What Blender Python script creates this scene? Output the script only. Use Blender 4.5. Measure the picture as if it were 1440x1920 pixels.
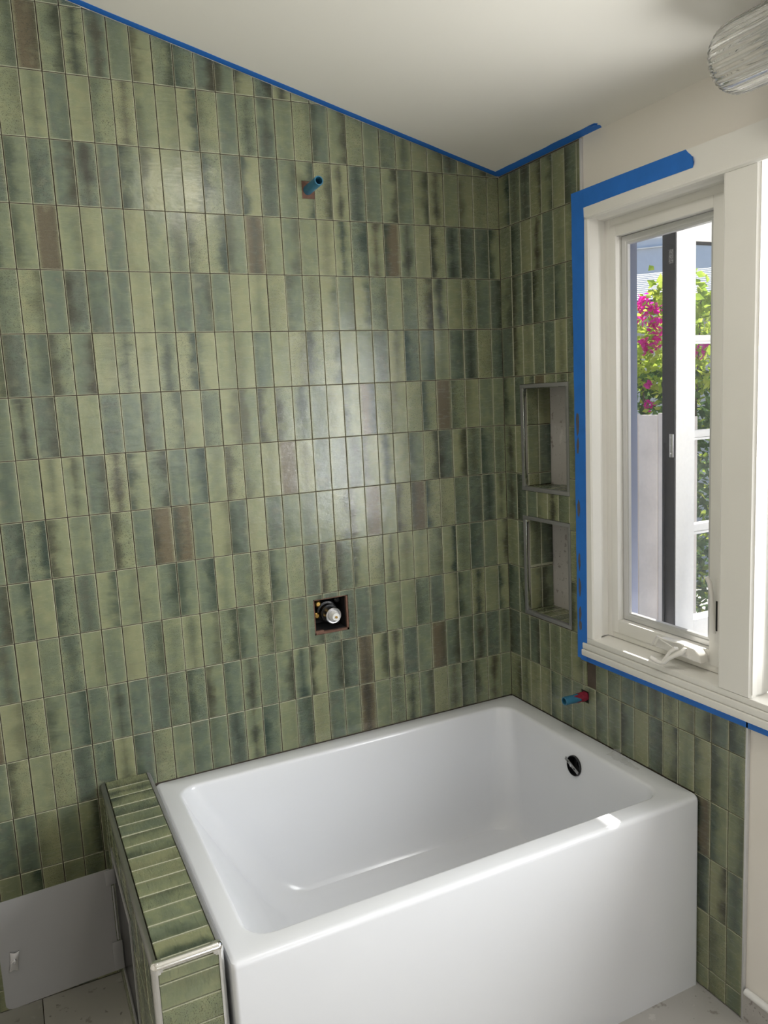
import bpy, bmesh, math, random
from mathutils import Vector, Matrix
random.seed(7)
for o in list(bpy.data.objects): bpy.data.objects.remove(o)
scene = bpy.context.scene
COL = scene.collection

# ------------------------------------------------------------------ camera
RT = Vector((0.897406817, -0.438328567, -0.050289879))
UP = Vector((0.108342388, 0.108438425, 0.988181681))
FW = Vector((0.427694905, 0.892249503, -0.144802946))
CAM = Vector((-1.48261754, -2.14699190, 1.55924670))
FPX = 1468.185
cd = bpy.data.cameras.new('camera'); cam = bpy.data.objects.new('camera', cd); COL.objects.link(cam)
cam.matrix_world = Matrix(((RT.x, UP.x, -FW.x, CAM.x), (RT.y, UP.y, -FW.y, CAM.y), (RT.z, UP.z, -FW.z, CAM.z), (0, 0, 0, 1)))
cd.sensor_fit = 'HORIZONTAL'; cd.sensor_width = 36.0; cd.lens = FPX / 1440 * 36.0
cd.clip_start = 0.02; cd.clip_end = 200
scene.camera = cam
def ray(u, v): return FW + RT * ((u - 720) / FPX) + UP * ((960 - v) / FPX)
def hit(u, v, ax, val):
    d = ray(u, v); return CAM + d * ((val - CAM[ax]) / d[ax])
def proj(p):
    d = Vector(p) - CAM; z = d.dot(FW); return 720 + FPX * d.dot(RT) / z, 960 - FPX * d.dot(UP) / z

# ------------------------------------------------------------------ world, sun, daylight, exposure
world = bpy.data.worlds.new('world'); scene.world = world; world.use_nodes = True
wn = world.node_tree; bg = wn.nodes['Background']
sky = wn.nodes.new('ShaderNodeTexSky'); sky.sky_type = 'NISHITA'; sky.sun_disc = False
sky.sun_elevation = math.radians(49); sky.sun_rotation = math.radians(58); sky.air_density = 1.0; sky.dust_density = 1.5
wn.links.new(sky.outputs[0], bg.inputs[0]); bg.inputs[1].default_value = 0.24
SUN_EL = math.radians(49); SUN_AZ = math.radians(32)        # azimuth measured from +x towards +y
sd = bpy.data.lights.new('sun', 'SUN'); sd.energy = 10.0; sd.angle = math.radians(0.53); sd.color = (1.0, 0.95, 0.87)
so = bpy.data.objects.new('sun', sd); COL.objects.link(so)
sv = Vector((math.cos(SUN_EL) * math.cos(SUN_AZ), math.cos(SUN_EL) * math.sin(SUN_AZ), math.sin(SUN_EL)))
so.rotation_euler = (sv).to_track_quat('Z', 'Y').to_euler(); so.location = (4, 0, 6)
def area(name, loc, target, sx, sy, watts, color):
    l = bpy.data.lights.new(name, 'AREA'); l.shape = 'RECTANGLE'; l.size = sx; l.size_y = sy; l.energy = watts; l.color = color
    o = bpy.data.objects.new(name, l); COL.objects.link(o); o.location = loc
    o.rotation_euler = (Vector(loc) - Vector(target)).to_track_quat('Z', 'Y').to_euler(); return o
area('added_window_lamp', (-.49, -3.74, 1.56), (-.6, 0, 1.3), 0.80, 1.02, 10, (1.0, 0.985, 0.97))  # lamp behind the added front window, for sheen on the tiles
area('daylight_long_window', (.24, -1.69, 1.42), (-1.0, -1.69, 1.72), .94, 1.02, 56, (1.0, 0.985, 0.97))
scene.view_settings.view_transform = 'Standard'; scene.view_settings.look = 'None'
scene.view_settings.gamma = 1.0; scene.view_settings.use_curve_mapping = False
scene.view_settings.exposure = 0.0

# ------------------------------------------------------------------ node helpers / materials
class NT:
    def __init__(s, name):
        s.m = bpy.data.materials.new(name); s.m.use_nodes = True; s.t = s.m.node_tree
        s.b = s.t.nodes['Principled BSDF']; s.out = s.t.nodes['Material Output']
    def n(s, kind, **kw):
        x = s.t.nodes.new('ShaderNode' + kind)
        for k, v in kw.items(): setattr(x, k, v)
        return x
    def put(s, sock, v):
        if isinstance(v, bpy.types.NodeSocket): s.t.links.new(v, sock)
        elif v is not None:
            if hasattr(sock.default_value, '__len__') and not hasattr(v, '__len__'): v = [v] * len(sock.default_value)
            if hasattr(sock.default_value, '__len__') and len(sock.default_value) == 4 and len(v) == 3: v = tuple(v) + (1,)
            sock.default_value = v
    def math(s, op, a, b=None, c=None, clamp=False):
        x = s.n('Math', operation=op, use_clamp=clamp); s.put(x.inputs[0], a); s.put(x.inputs[1], b)
        if c is not None: s.put(x.inputs[2], c)
        return x.outputs[0]
    def mix(s, f, a, b, blend='MIX'):
        x = s.n('Mix', data_type='RGBA', blend_type=blend); s.put(x.inputs[0], f); s.put(x.inputs[6], a); s.put(x.inputs[7], b); return x.outputs[2]
    def sstep(s, v, lo, hi, a=0.0, b=1.0):
        x = s.n('MapRange', interpolation_type='SMOOTHSTEP'); s.put(x.inputs[0], v)
        for i, q in enumerate((lo, hi, a, b)): s.put(x.inputs[i + 1], q)
        return x.outputs[0]
    def noise(s, vec, scale, detail=2.0, rough=0.5):
        x = s.n('TexNoise'); s.put(x.inputs['Vector'], vec); x.inputs['Scale'].default_value = scale; x.inputs['Detail'].default_value = detail; x.inputs['Roughness'].default_value = rough; return x.outputs[0]
    def comb(s, a, b, c):
        x = s.n('CombineXYZ'); s.put(x.inputs[0], a); s.put(x.inputs[1], b); s.put(x.inputs[2], c); return x.outputs[0]
    def ramp(s, f, stops, interp='LINEAR'):
        x = s.n('ValToRGB'); x.color_ramp.interpolation = interp; e = x.color_ramp.elements
        while len(e) < len(stops): e.new(0.5)
        for q, (p, c) in zip(e, stops): q.position = p; q.color = tuple(c) + (1,)
        s.put(x.inputs[0], f); return x.outputs[0]
    def bump(s, h, strength, dist=0.001):
        x = s.n('Bump'); x.inputs['Strength'].default_value = strength; x.inputs['Distance'].default_value = dist
        s.put(x.inputs['Height'], h); s.t.links.new(x.outputs[0], s.b.inputs['Normal'])
    def set(s, **kw):
        for k, v in kw.items(): s.put(s.b.inputs[k.replace('_', ' ')], v)
        return s.m

def plain(name, col, rough=0.5, metal=0.0, spec=0.5, var=0.06, scale=14.0, bump=0.0, bscale=200.0):
    k = NT(name); geo = k.n('TexCoord').outputs['Object']
    f = k.noise(geo, scale, 3)
    dark = tuple(c * (1 - var) for c in col); light = tuple(min(1, c * (1 + var)) for c in col)
    c = k.mix(f, dark, light)
    k.set(Base_Color=c, Roughness=rough, Metallic=metal, Specular_IOR_Level=spec)
    if bump: k.bump(k.noise(geo, bscale, 2), bump, 0.001)
    return k.m

def tile_material():
    k = NT('glazed_green_tile')
    uv = k.n('UVMap', uv_map='UVMap').outputs[0]; sp = k.n('SeparateXYZ'); k.put(sp.inputs[0], uv); u, v = sp.outputs[0], sp.outputs[1]
    at = k.n('Attribute', attribute_name='tint'); sc = k.n('SeparateColor'); k.put(sc.inputs[0], at.outputs['Color'])
    r1, r2, r3, r4 = sc.outputs[0], sc.outputs[1], sc.outputs[2], at.outputs['Alpha']
    ox = k.math('MULTIPLY', r2, 61.0); oy = k.math('MULTIPLY', r3, 47.0); oz = k.math('MULTIPLY', r1, 83.0)
    us = k.math('MULTIPLY', u, 0.34)
    P = k.comb(k.math('ADD', us, ox), k.math('ADD', v, oy), oz)
    blot = k.noise(P, 3.2, 3); blot2 = k.noise(k.comb(k.math('ADD', us, oy), k.math('ADD', v, oz), ox), 4.5, 4)
    streak = k.noise(k.comb(k.math('ADD', k.math('MULTIPLY', us, 5), ox), k.math('ADD', k.math('MULTIPLY', v, 26), oy), oz), 1.0, 5, 0.65)
    fine = k.noise(P, 75, 2)
    side = k.math('GREATER_THAN', r2, 0.5)
    inv = k.math('SUBTRACT', 1.0, u)
    gg = k.math('ADD', k.math('MULTIPLY', u, k.math('SUBTRACT', 1.0, side)), k.math('MULTIPLY', inv, side))
    mid = k.math('SUBTRACT', 0.85, k.math('MULTIPLY', k.math('ABSOLUTE', k.math('SUBTRACT', u, 0.5)), 1.3))
    usemid = k.math('GREATER_THAN', r4, 0.72)
    gg = k.math('ADD', k.math('MULTIPLY', gg, k.math('SUBTRACT', 1.0, usemid)), k.math('MULTIPLY', mid, usemid))
    dv = k.math('ADD', gg, k.math('ADD', k.math('MULTIPLY', k.math('SUBTRACT', blot, 0.5), 1.1), k.math('MULTIPLY', k.math('SUBTRACT', streak, 0.5), 0.45)))
    dark = k.math('MULTIPLY', k.sstep(dv, 0.32, 1.0), k.sstep(r3, 0.0, 0.9, 0.15, 0.95))
    hue = k.math('ADD', r1, k.math('MULTIPLY', k.math('SUBTRACT', blot2, .5), k.math('MULTIPLY', k.math('LESS_THAN', r1, .9), 1.15)), clamp=True)
    hue = k.math('MINIMUM', hue, k.math('ADD', .885, k.math('MULTIPLY', k.math('GREATER_THAN', r1, .9), .2)))
    base = k.ramp(hue, [(0.0, (.25, .262, .148)), (.25, (.21, .235, .135)), (.5, (.16, .19, .12)), (.68, (.13, .163, .112)), (.82, (.108, .14, .103)), (.90, (.10, .12, .09)), (.935, (.15, .125, .075)), (1.0, (.115, .098, .062))])
    dk = k.ramp(r4, [(0.0, (.045, .043, .026)), (.4, (.036, .05, .032)), (.7, (.028, .052, .042)), (1.0, (.05, .042, .028))])
    sidel = k.sstep(k.math('ADD', k.math('MINIMUM', u, inv), k.math('MULTIPLY', k.math('SUBTRACT', blot, .5), .14)), .22, .0)
    c = k.mix(k.math('MULTIPLY', sidel, .42), base, (.31, .32, .19))
    c = k.mix(k.math('MULTIPLY', k.sstep(blot2, .55, .75), .25), c, (.33, .34, .205))
    c = k.mix(k.math('MULTIPLY', k.sstep(streak, .52, .78), .35), c, (.08, .095, .06))
    c = k.mix(dark, c, dk)
    spk = k.math('MULTIPLY', k.sstep(fine, .575, .66), k.sstep(k.math('FRACT', k.math('MULTIPLY', r4, 7.3)), .45, .7, .08, .8))
    c = k.mix(spk, c, (.03, .03, .02))
    spk2 = k.math('MULTIPLY', k.sstep(fine, .36, .30), k.sstep(k.math('FRACT', k.math('MULTIPLY', r4, 5.1)), .6, .8, 0, .45))
    c = k.mix(spk2, c, (.30, .31, .2))
    e = k.math('MINIMUM', k.math('MINIMUM', us, k.math('MULTIPLY', inv, 0.34)), k.math('MINIMUM', v, k.math('SUBTRACT', 1.0, v)))
    e = k.math('ADD', e, k.math('MULTIPLY', k.math('SUBTRACT', blot, .5), .03))
    c = k.mix(k.math('MULTIPLY', k.sstep(e, .030, .002), .35), c, (.28, .30, .19))
    e2 = k.math('MINIMUM', k.math('MINIMUM', us, k.math('MULTIPLY', inv, 0.34)), k.math('MINIMUM', v, k.math('SUBTRACT', 1.0, v)))
    c = k.mix(k.math('MULTIPLY', k.sstep(e2, .0165, .0125), .7), c, (.46, .46, .34))
    k.set(Base_Color=c, Roughness=k.math('ADD', .16, k.math('MULTIPLY', streak, .2)), Specular_IOR_Level=.57)
    k.bump(k.math('ADD', k.math('MULTIPLY', blot, .9), k.math('ADD', k.math('MULTIPLY', streak, .025), k.math('MULTIPLY', fine, .012))), .35, .004)
    return k.m

def terrazzo(name, a, b, fleck, scale=1.0, rough=.45):
    k = NT(name); g = k.n('TexCoord').outputs['Object']
    n1 = k.noise(g, 26 * scale, 4, .6); n2 = k.noise(g, 60 * scale, 3); n3 = k.noise(g, 9 * scale, 2)
    c = k.mix(n3, a, b); c = k.mix(k.math('MULTIPLY', k.sstep(n1, .60, .66), .8), c, fleck)
    c = k.mix(k.math('MULTIPLY', k.sstep(n2, .66, .70), .7), c, tuple(x * .5 for x in fleck))
    c = k.mix(k.math('MULTIPLY', k.sstep(n1, .36, .31), .5), c, tuple(min(1, x * 1.25) for x in b))
    k.set(Base_Color=c, Roughness=rough); return k.m

def glassy(name, tint=(1, 1, 1), ior=1.45, haze=0.0, hazecol=(.7, .7, .7), rough=0.0):
    k = NT(name); tr = k.n('BsdfTransparent'); tr.inputs[0].default_value = tuple(tint) + (1,)
    gl = k.n('BsdfGlossy'); gl.inputs['Roughness'].default_value = rough
    fr = k.n('Fresnel'); fr.inputs[0].default_value = ior
    ms = k.n('MixShader'); bf = k.n('NewGeometry').outputs['Backfacing']; k.put(ms.inputs[0], k.math('MULTIPLY', fr.outputs[0], k.math('SUBTRACT', 1.0, bf))); k.put(ms.inputs[1], tr.outputs[0]); k.put(ms.inputs[2], gl.outputs[0])
    o = ms.outputs[0]
    if haze:
        df = k.n('BsdfDiffuse'); df.inputs[0].default_value = tuple(hazecol) + (1,)
        dt = k.n('BsdfTranslucent'); dt.inputs[0].default_value = tuple(hazecol) + (1,)
        ad = k.n('MixShader'); ad.inputs[0].default_value = .5; k.put(ad.inputs[1], df.outputs[0]); k.put(ad.inputs[2], dt.outputs[0])
        m2 = k.n('MixShader')
        g = k.n('TexCoord').outputs['Object']
        k.put(m2.inputs[0], k.math('MULTIPLY', haze, k.sstep(k.noise(g, 120, 3), .3, .7, .8, 1.2)))
        k.put(m2.inputs[1], o); k.put(m2.inputs[2], ad.outputs[0]); o = m2.outputs[0]
    k.put(k.out.inputs[0], o); return k.m

def leafy(name, a, b, trans):
    k = NT(name); g = k.n('TexCoord').outputs['Object']; c = k.mix(k.sstep(k.noise(g, 9, 2), .35, .65), a, b)
    df = k.n('BsdfDiffuse'); k.put(df.inputs[0], c); dt = k.n('BsdfTranslucent'); k.put(dt.inputs[0], c)
    ms = k.n('MixShader'); ms.inputs[0].default_value = trans; k.put(ms.inputs[1], df.outputs[0]); k.put(ms.inputs[2], dt.outputs[0])
    k.put(k.out.inputs[0], ms.outputs[0]); return k.m

M = {}
M['tile'] = tile_material()
M['grout'] = plain('thinset_joint', (.085, .066, .05), .9, var=.3, scale=40)
M['paint'] = plain('cream_wall_paint', (.84, .80, .735), .6, var=.015, scale=3, bump=.04, bscale=90)
M['ceil'] = plain('ceiling_paint', (.84, .815, .75), .65, var=.01, scale=2, bump=.03, bscale=80)
M['trimw'] = plain('satin_white_trim_paint', (.86, .845, .80), .38, var=.03, scale=8, bump=.03, bscale=30)
M['vinyl'] = plain('white_vinyl', (.83, .81, .77), .3, var=.015)
M['acryl'] = plain('white_acrylic', (.785, .80, .835), .16, var=.006, spec=.5)
M['alu'] = plain('brushed_aluminium', (.40, .40, .40), .38, metal=1.0, var=.08, scale=60)
M['chrome'] = plain('polished_aluminium', (.86, .86, .85), .14, metal=1.0, var=.03)
M['gtrim'] = plain('grey_edge_profile', (.30, .30, .30), .45, metal=.5, var=.08, scale=60)
M['screenf'] = plain('screen_frame_aluminium', (.66, .66, .66), .35, metal=.35, var=.03)
M['tape'] = plain('blue_painters_tape', (.018, .17, .62), .62, var=.14, scale=22, bump=.12, bscale=300)
M['taperes'] = plain('tape_thinset_smear', (.10, .10, .12), .9, var=.3, scale=60)
M['bluepipe'] = plain('blue_pvc', (.03, .16, .27), .35, var=.2, scale=90)
M['darkpipe'] = plain('pipe_bore', (.01, .035, .06), .6)
M['redtape'] = plain('red_membrane_smear', (.24, .012, .035), .5, var=.5, scale=120, bump=.5, bscale=160)
M['rust'] = plain('brown_board_edge', (.16, .085, .06), .9, var=.4, scale=120)
M['cavity'] = plain('cavity_shade_black', (.012, .011, .012), .8, var=.3)  # near-black, puts the shade inside wall openings into colour
M['blackpl'] = plain('black_plastic', (.012, .012, .013), .35)
M['zinc'] = plain('zinc_metal', (.62, .62, .64), .3, metal=1.0, var=.06, scale=60)
M['brass'] = plain('brass', (.62, .40, .12), .3, metal=1.0)
M['whitepl'] = plain('white_plastic', (.80, .80, .78), .35)
M['steelp'] = plain('shade_grey_steel', (.30, .30, .305), .42, var=.02)  # grey deepened to stand in for the shade on the panel
M['stone'] = terrazzo('niche_terrazzo', (.42, .40, .375), (.50, .485, .46), (.22, .19, .17), 1.6)
M['floor'] = terrazzo('floor_terrazzo', (.42, .41, .39), (.50, .485, .46), (.27, .24, .215), .7, .4)
M['glass'] = glassy('window_glass', (.97, .98, .98))
M['screen'] = glassy('insect_screen_mesh', (1, 1, 1), 1.02, .04, (.75, .76, .78))
M['film'] = glassy('clear_film', (.95, .95, .95), 1.5, .15, (.9, .9, .9), .1)
M['extw'] = plain('white_exterior_paint', (.80, .79, .76), .5, var=.04, scale=20, bump=.1, bscale=60)
M['seal'] = plain('black_weatherstrip', (.018, .016, .016), .55, var=.3, scale=50)
M['jamb'] = plain('shade_blue_exterior_jamb', (.25, .28, .40), .6)  # blue-grey of the jamb in shade, put into its colour
M['print'] = plain('sticker_print_grey', (.45, .45, .45), .6)
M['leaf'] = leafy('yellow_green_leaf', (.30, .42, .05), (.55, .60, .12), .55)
M['leafd'] = leafy('shade_green_leaf', (.06, .12, .04), (.16, .26, .08), .35)  # darker copy of the leaf colour, standing in for shade low in the bush
M['bract'] = leafy('magenta_bract', (.80, .02, .42), (.85, .06, .55), .5)
M['stem'] = plain('woody_stem', (.12, .085, .06), .8, var=.2)
M['fence'] = plain('weathered_board_glare_paled', (.80, .71, .65), .85, var=.2, scale=6, bump=.3, bscale=60)  # pale warm tone stands in for sun glare over the boards
M['ground'] = plain('concrete_patio', (.42, .41, .39), .85, var=.12, scale=5)
M['shingle'] = plain('pale_roof_shingle', (.80, .78, .75), .85, var=.12, scale=5)
M['neigh'] = plain('shade_blue_siding', (.52, .57, .66), .7, var=.05)  # bluish tone of the wall's shaded side is coloured in
M['plaster'] = plain('pale_plaster', (.60, .58, .54), .8, var=.05)

def lamp_mat(name, col, strength):
    k = NT(name); em = k.n('Emission'); em.inputs[0].default_value = tuple(col) + (1,); em.inputs[1].default_value = strength
    k.put(k.out.inputs[0], em.outputs[0]); return k.m
M['lamp'] = lamp_mat('lit_diffuser', (1.0, .95, .87), 30.0)
def ribglass():
    k = NT('ribbed_clear_glass'); k.set(Base_Color=(.97, .97, .96), Roughness=.04, Transmission_Weight=.95, IOR=1.45); return k.m
M['rib'] = ribglass()

# ------------------------------------------------------------------ mesh helpers
def obj(name, me, mat, parent=None):
    o = bpy.data.objects.new(name, me); COL.objects.link(o)
    if mat is not None and not me.materials: me.materials.append(mat)
    if parent is not None: o.parent = parent
    return o
def raw(name, V, Fc, mat, parent=None, smooth=False):
    me = bpy.data.meshes.new(name); me.from_pydata([tuple(v) for v in V], [], Fc); me.update()
    if smooth: me.polygons.foreach_set('use_smooth', [True] * len(me.polygons))
    return obj(name, me, mat, parent)
def fin(name, bm, mat, parent=None, smooth=False, bevel=0.0, seg=2, merge=True):
    if merge: bmesh.ops.remove_doubles(bm, verts=bm.verts, dist=1e-6)
    bmesh.ops.recalc_face_normals(bm, faces=bm.faces)
    if bevel:
        es = [e for e in bm.edges if len(e.link_faces) == 2 and e.calc_face_angle(0) > .6]
        bmesh.ops.bevel(bm, geom=es, offset=bevel, segments=seg, affect='EDGES', profile=.5, clamp_overlap=True)
    me = bpy.data.meshes.new(name); bm.to_mesh(me); bm.free()
    if smooth:
        me.polygons.foreach_set('use_smooth', [True] * len(me.polygons))
        try: me.set_sharp_from_angle(angle=math.radians(35))
        except Exception: pass
    return obj(name, me, mat, parent)
def bx(bm, x0, x1, y0, y1, z0, z1, rot=None):
    x0, x1 = sorted((x0, x1)); y0, y1 = sorted((y0, y1)); z0, z1 = sorted((z0, z1))
    c = [(x0, y0, z0), (x1, y0, z0), (x1, y1, z0), (x0, y1, z0), (x0, y0, z1), (x1, y0, z1), (x1, y1, z1), (x0, y1, z1)]
    if rot: c = [rot @ Vector(p) for p in c]
    v = [bm.verts.new(p) for p in c]
    for f in ((3, 2, 1, 0), (4, 5, 6, 7), (0, 1, 5, 4), (1, 2, 6, 5), (2, 3, 7, 6), (3, 0, 4, 7)): bm.faces.new([v[i] for i in f])
def box(name, x0, x1, y0, y1, z0, z1, mat, parent=None, bevel=0.0, smooth=False):
    bm = bmesh.new(); bx(bm, x0, x1, y0, y1, z0, z1); return fin(name, bm, mat, parent, smooth or bevel > 0, bevel)
def prism(bm, poly, axis, a, b):
    # poly: 2-D points in the two axes other than `axis`
    def mk(p, q):
        r = [p[0], p[1]]; r.insert(axis, q); return tuple(r)
    A = [bm.verts.new(mk(p, a)) for p in poly]; B = [bm.verts.new(mk(p, b)) for p in poly]
    n = len(poly); bm.faces.new(A); bm.faces.new(B[::-1])
    for i in range(n): bm.faces.new((A[i], B[i], B[(i + 1) % n], A[(i + 1) % n]))
def tube(bm, pts, rad, seg=10, caps=True):
    pts = [Vector(p) for p in pts]; n = len(pts); rs = rad if isinstance(rad, (list, tuple)) else [rad] * n
    rings = []; prev = None
    for i, p in enumerate(pts):
        t = (pts[min(i + 1, n - 1)] - pts[max(i - 1, 0)]).normalized()
        if prev is None:
            a = Vector((0, 0, 1)) if abs(t.z) < .9 else Vector((1, 0, 0)); s = t.cross(a).normalized()
        else: s = (prev - t * prev.dot(t)).normalized()
        prev = s; w = t.cross(s)
        rings.append([bm.verts.new(p + (s * math.cos(q) + w * math.sin(q)) * rs[i]) for q in (2 * math.pi * j / seg for j in range(seg))])
    for r0, r1 in zip(rings, rings[1:]):
        for j in range(seg): bm.faces.new((r0[j], r0[(j + 1) % seg], r1[(j + 1) % seg], r1[j]))
    if caps: bm.faces.new(rings[0][::-1]); bm.faces.new(rings[-1])
def lathe(bm, prof, origin, axis, seg=32, mod=None):
    # prof: (radius, height) along axis
    ax = Vector(axis).normalized(); a = Vector((0, 0, 1)) if abs(ax.z) < .9 else Vector((1, 0, 0)); s = ax.cross(a).normalized(); w = ax.cross(s); O = Vector(origin)
    rings = []
    for r, h in prof:
        if r < 1e-6: rings.append([bm.verts.new(O + ax * h)])
        else:
            rings.append([bm.verts.new(O + ax * h + (s * math.cos(q) + w * math.sin(q)) * (r + (mod(q, r) if mod else 0))) for q in (2 * math.pi * j / seg for j in range(seg))])
    for A, B in zip(rings, rings[1:]):
        for j in range(seg):
            k2 = (j + 1) % seg
            if len(A) == 1 and len(B) == 1: continue
            if len(A) == 1: bm.faces.new((A[0], B[k2], B[j]))
            elif len(B) == 1: bm.faces.new((A[j], A[k2], B[0]))
            else: bm.faces.new((A[j], A[k2], B[k2], B[j]))
def tag(o, label, cat, group=None, kind=None):
    o['label'] = label; o['category'] = cat
    if group: o['group'] = group
    if kind: o['kind'] = kind
    return o
def struct(o, label, cat): return tag(o, label, cat, kind='structure')
def thing(name, label, cat, loc=(0, 0, 0), group=None, kind=None):
    o = bpy.data.objects.new(name, None); COL.objects.link(o); o.empty_display_size = .05
    tag(o, label, cat, group, kind); return o

# ------------------------------------------------------------------ dimensions (metres)
PITCH = .154; ROW0 = 13.41 * PITCH                     # row joint k lies at ROW0 - k*PITCH
CW, C0 = .05245, .04236                                # columns on the back wall
DW, D0 = .05221, .06099                                # columns on the window wall
RIM = .524
def ceil_z(x): return 2.226 - .2585 * x
def rowz(k): return ROW0 - k * PITCH
XL, YF = -3.5, -3.6                                    # left wall, front wall
GAP = .0011

# ------------------------------------------------------------------ tiles
def clip(poly, a, b, c):                                # keep a*x+b*y<=c
    out = []
    for i, p in enumerate(poly):
        q = poly[(i + 1) % len(poly)]; fp = a * p[0] + b * p[1] - c; fq = a * q[0] + b * q[1] - c
        if fp <= 0: out.append(p)
        if fp * fq < 0:
            t = fp / (fp - fq); out.append((p[0] + (q[0] - p[0]) * t, p[1] + (q[1] - p[1]) * t))
    return out
def cut(poly, h):                                       # rectangle polygon minus rectangle h=(a0,a1,b0,b1)
    A0 = min(p[0] for p in poly); A1 = max(p[0] for p in poly); B0 = min(p[1] for p in poly); B1 = max(p[1] for p in poly)
    h0, h1, g0, g1 = max(h[0], A0), min(h[1], A1), max(h[2], B0), min(h[3], B1)
    if h1 - h0 < 1e-5 or g1 - g0 < 1e-5: return [poly]
    R = lambda a, b, c, d: [(a, c), (b, c), (b, d), (a, d)]
    L = h0 <= A0 + 1e-6; Rr = h1 >= A1 - 1e-6; Bt = g0 <= B0 + 1e-6; T = g1 >= B1 - 1e-6
    if L and Rr:
        o = []
        if not Bt: o.append(R(A0, A1, B0, g0))
        if not T: o.append(R(A0, A1, g1, B1))
        return o
    if Bt and T:
        o = []
        if not L: o.append(R(A0, h0, B0, B1))
        if not Rr: o.append(R(h1, A1, B0, B1))
        return o
    if Rr and Bt: return [[(A0, B0), (h0, B0), (h0, g1), (A1, g1), (A1, B1), (A0, B1)]]
    if Rr and T: return [[(A0, B0), (A1, B0), (A1, g0), (h0, g0), (h0, B1), (A0, B1)]]
    if L and Bt: return [[(h1, B0), (A1, B0), (A1, B1), (A0, B1), (A0, g1), (h1, g1)]]
    if L and T: return [[(A0, B0), (A1, B0), (A1, B1), (h1, B1), (h1, g0), (A0, g0)]]
    if Rr: return [[(A0, B0), (A1, B0), (A1, g0), (h0, g0), (h0, g1), (A1, g1), (A1, B1), (A0, B1)]]
    if L: return [[(A0, B0), (A1, B0), (A1, B1), (A0, B1), (A0, g1), (h1, g1), (h1, g0), (A0, g0)]]
    if T: return [[(A0, B0), (A1, B0), (A1, B1), (h1, B1), (h1, g0), (h0, g0), (h0, B1), (A0, B1)]]
    if Bt: return [[(A0, B0), (h0, B0), (h0, g1), (h1, g1), (h1, B0), (A1, B0), (A1, B1), (A0, B1)]]
    return [R(A0, h0, B0, B1), R(h1, A1, B0, B1)]
def inset(poly, d):
    n = len(poly); out = []
    for i in range(n):
        p0, p, p1 = poly[i - 1], poly[i], poly[(i + 1) % n]
        e0 = Vector((p[0] - p0[0], p[1] - p0[1])); e1 = Vector((p1[0] - p[0], p1[1] - p[1]))
        if e0.length < 1e-7 or e1.length < 1e-7: out.append(p); continue
        e0.normalize(); e1.normalize(); n0 = Vector((-e0.y, e0.x)); n1 = Vector((-e1.y, e1.x))
        b = n0 + n1
        if b.length < 1e-6: out.append(p); continue
        b.normalize(); k = d / max(.35, b.dot(n0)); out.append((p[0] + b.x * k, p[1] + b.y * k))
    return out
def rnd4():
    r = random.random(); r = .96 + .04 * random.random() if r < .025 else random.random() ** 1.15 * .88
    return (r, random.random(), random.random(), random.random())
def calm():
    return (random.random() * .62, random.random(), random.random() * .8, random.random())
class TileBuf:                                          # geometry + uv + tint, for one tile or many
    def __init__(s): s.V = []; s.F = []; s.UV = []; s.T = []
    def add(s, poly, rect, O, U, V, N, thick, tint, vert=True):
        # poly in metres in (U,V) from O, rect = unclipped tile; N points out of the wall
        ar = sum(poly[i - 1][0] * poly[i][1] - poly[i][0] * poly[i - 1][1] for i in range(len(poly)))
        if ar < 0: poly = poly[::-1]
        bev = .0011; ins = inset(poly, bev)
        cx = (rect[0] + rect[1]) / 2; cy = (rect[2] + rect[3]) / 2
        tx, ty, dz = random.gauss(0, .007), random.gauss(0, .0025), random.gauss(0, .00022)
        base = len(s.V); n = len(poly)
        def uv(p):
            a = (p[0] - rect[0]) / (rect[1] - rect[0]); b = (p[1] - rect[2]) / (rect[3] - rect[2]); return (a, b) if vert else (b, a)
        pts = [(p, dz + tx * (p[0] - cx) + ty * (p[1] - cy)) for p in ins] + [(p, -bev * .9 + dz + tx * (p[0] - cx) + ty * (p[1] - cy)) for p in poly] + [(p, -thick) for p in poly]
        for p, d in pts: s.V.append(O + U * p[0] + V * p[1] + N * d)
        fs = [list(range(n))]
        for i in range(n):
            j = (i + 1) % n; fs.append([i, n + i, n + j, j]); fs.append([n + i, 2 * n + i, 2 * n + j, n + j])
        flip = U.cross(V).dot(N) < 0
        for f in fs:
            if flip: f = f[::-1]
            s.F.append([base + q for q in f])
            for q in f: s.UV.append(uv(pts[q][0])); s.T.append(tint)
    def make(s, name, parent):
        me = bpy.data.meshes.new(name); me.from_pydata([tuple(v) for v in s.V], [], s.F)
        l = me.uv_layers.new(name='UVMap'); l.data.foreach_set('uv', [c for p in s.UV for c in p])
        a = me.color_attributes.new('tint', 'FLOAT_COLOR', 'CORNER'); a.data.foreach_set('color', [c for p in s.T for c in p])
        me.update(); return obj(name, me, M['tile'], parent)
def one_tile(poly, rect, O, U, V, N, parent, thick=.0085, vert=True, tint=None):
    b = TileBuf(); b.add(poly, rect, O, U, V, N, thick, tint or rnd4(), vert); return b.make('tile', parent)
X, Y, Z = Vector((1, 0, 0)), Vector((0, 1, 0)), Vector((0, 0, 1)); ORG = Vector((0, 0, 0))
def rectp(a0, a1, b0, b1): return [(a0, b0), (a1, b0), (a1, b1), (a0, b1)]
def wide(poly): return (max(p[0] for p in poly) - min(p[0] for p in poly) > .004) and (max(p[1] for p in poly) - min(p[1] for p in poly) > .004)

# ------------------------------------------------------------------ room shell
TX = -1.93                                               # tiled part of the back wall ends here
SH = (-.656, -.6185, 2.120, 2.167)                       # cut around the shower pipe
VA = (-.702, -.590, .862, .971)                          # cut around the valve
bm = bmesh.new()
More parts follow.
